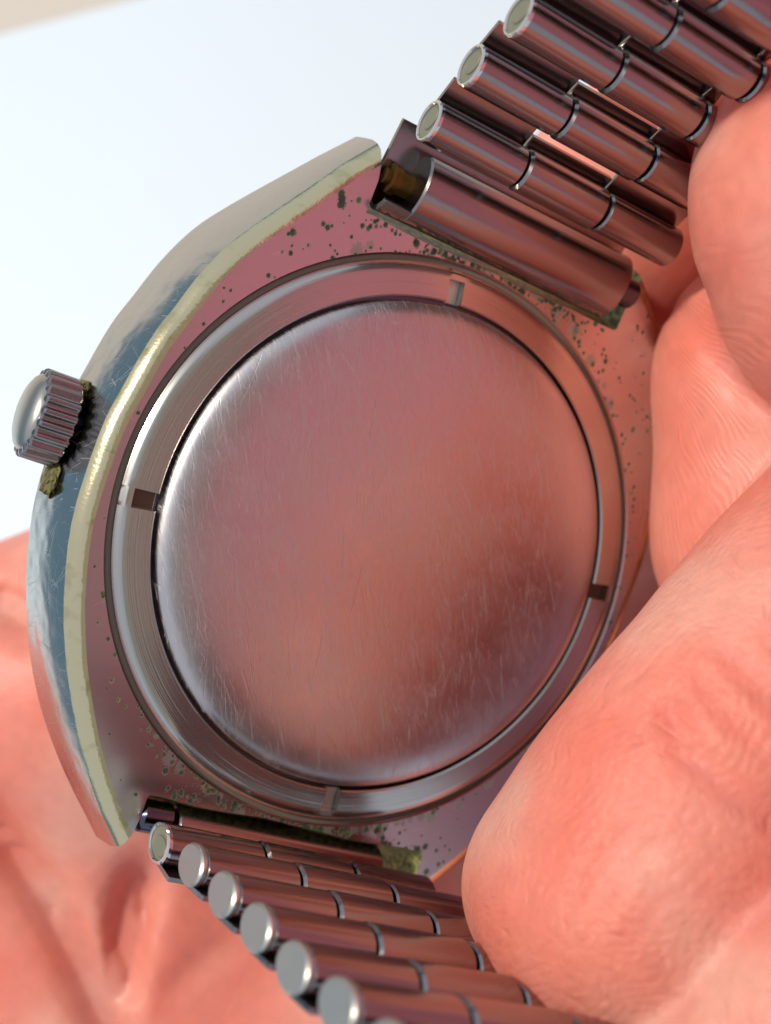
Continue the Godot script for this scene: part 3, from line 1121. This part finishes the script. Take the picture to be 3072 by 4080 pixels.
func crown(root: Node3D) -> void:
	# axis out of the case along -x
	var f := Transform3D(Basis(Vector3(0, 0, 1), Vector3(0, -1, 0), Vector3(-1, 0, 0)) , Vector3(-19.0, 0.6, -4.6))
	f.basis = Basis(Vector3(0, 1, 0), Vector3(0, 0, -1), Vector3(-1, 0, 0))
	var part := Node3D.new()
	part.name = "crown"
	root.add_child(part)
	var st := new_st()
	lathe(st, [Vector3(0.0, 2.62, 0), Vector3(0.9, 2.58, 0), Vector3(1.5, 2.46, 0), Vector3(1.95, 2.26, 0), Vector3(2.12, 2.08, 0), Vector3(2.16, 1.96, 0)].filter(func(p): return p.x > -1), 48, f)
	put("crown_cap", done(st), M.cap, part)
	st = new_st()
	lathe(st, [Vector3(2.0, 2.06, 0), Vector3(2.3, 1.98, 1), Vector3(2.38, 1.85, 1), Vector3(2.38, 0.12, 1), Vector3(2.2, 0.0, 1), Vector3(0.6, 0.0, 1)], 21 * 8, f, 0.0, TAU, 0, 0.055, 21)
	put("knurled_grip", done(st), M.link, part)
	st = new_st()
	lathe(st, [Vector3(1.0, 0.1, 0), Vector3(1.0, -1.4, 0)], 24, f)
	put("stem", done(st), M.dark_steel, part)
	# crust of dried salts beside the crown
	st = new_st()
	var nz := noise(55, 0.9)
	for k in 2:
		var c: Vector3 = [Vector3(-18.85, -2.5, -4.4), Vector3(-18.75, 2.7, -4.7)][k]
		var s: Vector3 = [Vector3(0.3, 0.95, 1.3), Vector3(0.28, 0.5, 1.0)][k]
		st.set_smooth_group(-1)
		for i in 10:
			for j in 16:
				var q := []
				for e in [[0, 0], [0, 1], [1, 1], [1, 0]]:
					var th: float = PI * (i + e[0]) / 10.0
					var ph: float = TAU * (j + e[1]) / 16.0
					var d := Vector3(sin(th) * cos(ph), sin(th) * sin(ph), cos(th))
					q.append(c + d * s * (1.0 + 0.5 * nz.get_noise_3dv(d * 2.2 + c)))
				st.set_color(Color(0.16, 0.13, 0.03).lerp(Color(0.05, 0.05, 0.02), rng.randf()))
				if i == 0:
					vert(st, q[0], Vector2())
					vert(st, q[3], Vector2())
					vert(st, q[2], Vector2())
				elif i == 9:
					vert(st, q[0], Vector2())
					vert(st, q[2], Vector2())
					vert(st, q[1], Vector2())
				else:
					quad(st, q[0], q[3], q[2], q[1])
	put("corrosion_crust", done(st), M.crust, part, "olive brown crust of dried salts beside the crown")


# section of one link: a flattened tube with the outer plate reaching forward
func section(k: float, tail: float, a: float, b: float) -> Array:
	var p := []
	if tail > 0.0:
		p.append(Vector3(tail, 0.24 - b, 1))
		p.append(Vector3(-0.2, 0.2 - b, 1))
		p.append(Vector3(-0.2, -b - 0.04, 1))
		p.append(Vector3(tail, -b - 0.02, 1))
	else:
		p = oval(a * k, b * k, 24)
	return p


func link(root: Node3D, y: float, z: float, ang: float, side: float, x0: float, x1: float, top: bool, hollow: bool) -> Node3D:
	var part := Node3D.new()
	part.name = "bracelet_link"
	root.add_child(part, true)
	var s := Vector3(0, cos(ang), sin(ang))
	var t := Vector3(0, -sin(ang), cos(ang)) * side
	var o := Vector3(0, y, z)
	var w := x1 - x0
	var ra := 1.17 if top else 1.5
	var rb := 1.15 if top else 1.05
	var b0 := x0 + w * 0.335
	var b1 := x0 + w * 0.675
	var st := new_st()
	bar(st, section(1.0, 0.0, ra, rb), x0 + (0.0 if hollow else 0.32), b0 - 0.09, o, s, t, 0.05)
	put("tube_section", done(st), M.link, part)
	st = new_st()
	bar(st, section(1.06, 0.0, ra, rb), b0 + 0.09, b1 - 0.09, o, s, t, 0.16)
	put("tube_section", done(st), M.link, part)
	st = new_st()
	bar(st, section(1.0, 0.0, ra, rb), b1 + 0.12, x1, o, s, t, 0.12)
	put("tube_section", done(st), M.link, part)
	for e in [[x0 + 0.03, b0 - 0.06, 2.3], [b0 + 0.06, b1 - 0.06, 1.6], [b1 + 0.06, x1 - 0.03, 2.3]]:
		st = new_st()
		bar(st, section(1.0, e[2], ra, rb), e[0], e[1], o, s, t, 0.05)
		put("outer_plate", done(st), M.link, part)
	# dark core seen in the gaps
	st = new_st()
	bar(st, oval(0.9, 0.7, 12), x0 + 0.4, x1 - 0.4, o, s, t, 0.05)
	put("link_core", done(st), M.dark_steel, part)
	st = new_st()
	if hollow:
		# open end: raised rim round a crusted plug
		rim(st, oval(ra, rb, 28), 0.26, x0 - 0.22, x0 + 0.05, o, s, t)
		put("end_rim", done(st), M.bright, part)
		st = new_st()
		bar(st, oval(ra * 0.84, rb * 0.8, 20), x0 - 0.07, x0 + 0.02, o, s, t, 0.03)
		bar(st, oval(ra * 0.6, rb * 0.5, 20), x0 - 0.14, x0 - 0.05, o + s * 0.15 - t * 0.1, s, t, 0.06)
		put("end_plug", done(st), M.plug, part)
	else:
		bar(st, oval(ra + 0.01, rb + 0.02, 32), x0 - 0.1, x0 + 0.34, o, s, t, 0.12)
		put("end_cap", done(st), M.end, part)
	return part


func rim(st: SurfaceTool, pts: Array, wide: float, x0: float, x1: float, o: Vector3, s: Vector3, t: Vector3) -> void:
	var n := pts.size()
	var X := Vector3(1, 0, 0)
	for i in n:
		var p := Vector2(pts[i].x, pts[i].y)
		var q := Vector2(pts[(i + 1) % n].x, pts[(i + 1) % n].y)
		var rows := [[1.0, x1], [1.0, x0 + 0.09], [0.95, x0], [0.86, x0], [0.82, x0 + 0.07], [0.80, x1]]
		for k in 5:
			st.set_smooth_group(1 + k)
			var c := []
			for e in [[p, k], [q, k], [q, k + 1], [p, k + 1]]:
				var v: Vector2 = e[0] * rows[e[1]][0]
				c.append(o + X * rows[e[1]][1] + s * v.x + t * v.y)
			var mid: Vector3 = o + X * x1
			var out: Vector3 = (c[0] + c[2]) * 0.5 - mid
			if k >= 3:
				out = -out
			if k == 2:
				out = -X
			tri_facing(st, c[0], c[1], c[2], out)
			tri_facing(st, c[0], c[2], c[3], out)


func bracelet(root: Node3D) -> void:
	# twelve o'clock side
	var top := [[22.0, 3.9, 43.0], [24.75, 6.45, 48.0], [26.95, 9.6, 57.0], [28.75, 12.9, 63.0], [30.2, 16.3, 68.0]]
	for e in top:
		link(root, e[0], e[1], deg_to_rad(e[2]), 1.0, -8.35, 8.85, true, true)
	# six o'clock side
	var low := [[-18.75, 2.7, 94.0], [-18.2, 7.0, 86.0], [-17.95, 11.3, 86.0], [-17.75, 15.5, 86.0], [-17.65, 19.7, 86.0], [-17.25, 23.9, 84.0], [-16.9, 28.1, 83.0]]
	for e in low:
		link(root, e[0], e[1], deg_to_rad(e[2]), -1.0, -8.6, 8.6, false, e[1] < 3.0)
	# end link between the upper lugs: a fat tube cut away at its left end over the spring bar
	var part := Node3D.new()
	part.name = "end_link"
	root.add_child(part, true)
	var a := deg_to_rad(20.0)
	var s := Vector3(0, cos(a), sin(a))
	var t := Vector3(0, -sin(a), cos(a))
	var o := Vector3(0, 19.3, 0.5)
	var sec := oval(2.0, 1.55, 28)
	var st := new_st()
	bar(st, sec, -6.5, 8.3, o, s, t, 0.12)
	put("tube_section", done(st), M.link, part)
	st = new_st()
	var low_half := []
	for i in 15:
		var q := deg_to_rad(125.0 + 145.0 * i / 14.0)
		low_half.append(Vector3(2.0 * cos(q), 1.55 * sin(q), 0))
	for i in 15:
		var q := deg_to_rad(270.0 - 145.0 * i / 14.0)
		low_half.append(Vector3(1.75 * cos(q), 1.3 * sin(q), 1 if i == 0 else 0))
	bar(st, low_half, -8.2, -6.45, o, s, t, 0.04)
	bar(st, [Vector3(3.0, -1.3, 1), Vector3(-0.2, -1.15, 1), Vector3(-0.2, -1.5, 1), Vector3(3.0, -1.6, 1)], -8.3, 8.4, o, s, t, 0.05)
	put("cut_shell", done(st), M.link, part)
	st = new_st()
	lathe(st, [Vector3(0.0, 1.25, 0), Vector3(0.45, 1.25, 1), Vector3(0.45, 0.9, 1), Vector3(0.85, 0.9, 1), Vector3(0.85, 0.45, 1), Vector3(0.7, 0.45, 1), Vector3(0.7, -0.6, 1)], 24, Transform3D(Basis(Vector3(0, 1, 0), Vector3(0, 0, -1), Vector3(-1, 0, 0)), Vector3(-6.9, 19.4, -0.1)))
	put("spring_bar", done(st), M.brass, part, "brownish spring bar showing in the cut end")
	st = new_st()
	bar(st, oval(0.9, 0.9, 16), 8.2, 9.9, Vector3(0, 19.4, 0.3), s, t, 0.1)
	put("bar_end", done(st), M.dark_steel, part)
	# end link between the lower lugs
	part = Node3D.new()
	part.name = "end_link"
	root.add_child(part, true)
	o = Vector3(0, -18.45, -0.75)
	s = Vector3(0, -0.3, 0.95)
	t = Vector3(0, 0.95, 0.3)
	st = new_st()
	bar(st, oval(1.3, 0.95, 24), -6.9, 6.7, o, s, t, 0.1)
	bar(st, [Vector3(2.4, -0.75, 1), Vector3(0.0, -0.6, 1), Vector3(0.0, -0.9, 1), Vector3(2.4, -1.0, 1)], -7.8, 7.8, o, s, t, 0.05)
	put("tube_section", done(st), M.link, part)
	st = new_st()
	bar(st, oval(0.95, 0.95, 24), -9.08, -7.0, o, s, t, 0.22)
	put("bar_end", done(st), M.dark_steel, part, "dark polished spring bar end in the lower left of the slot")
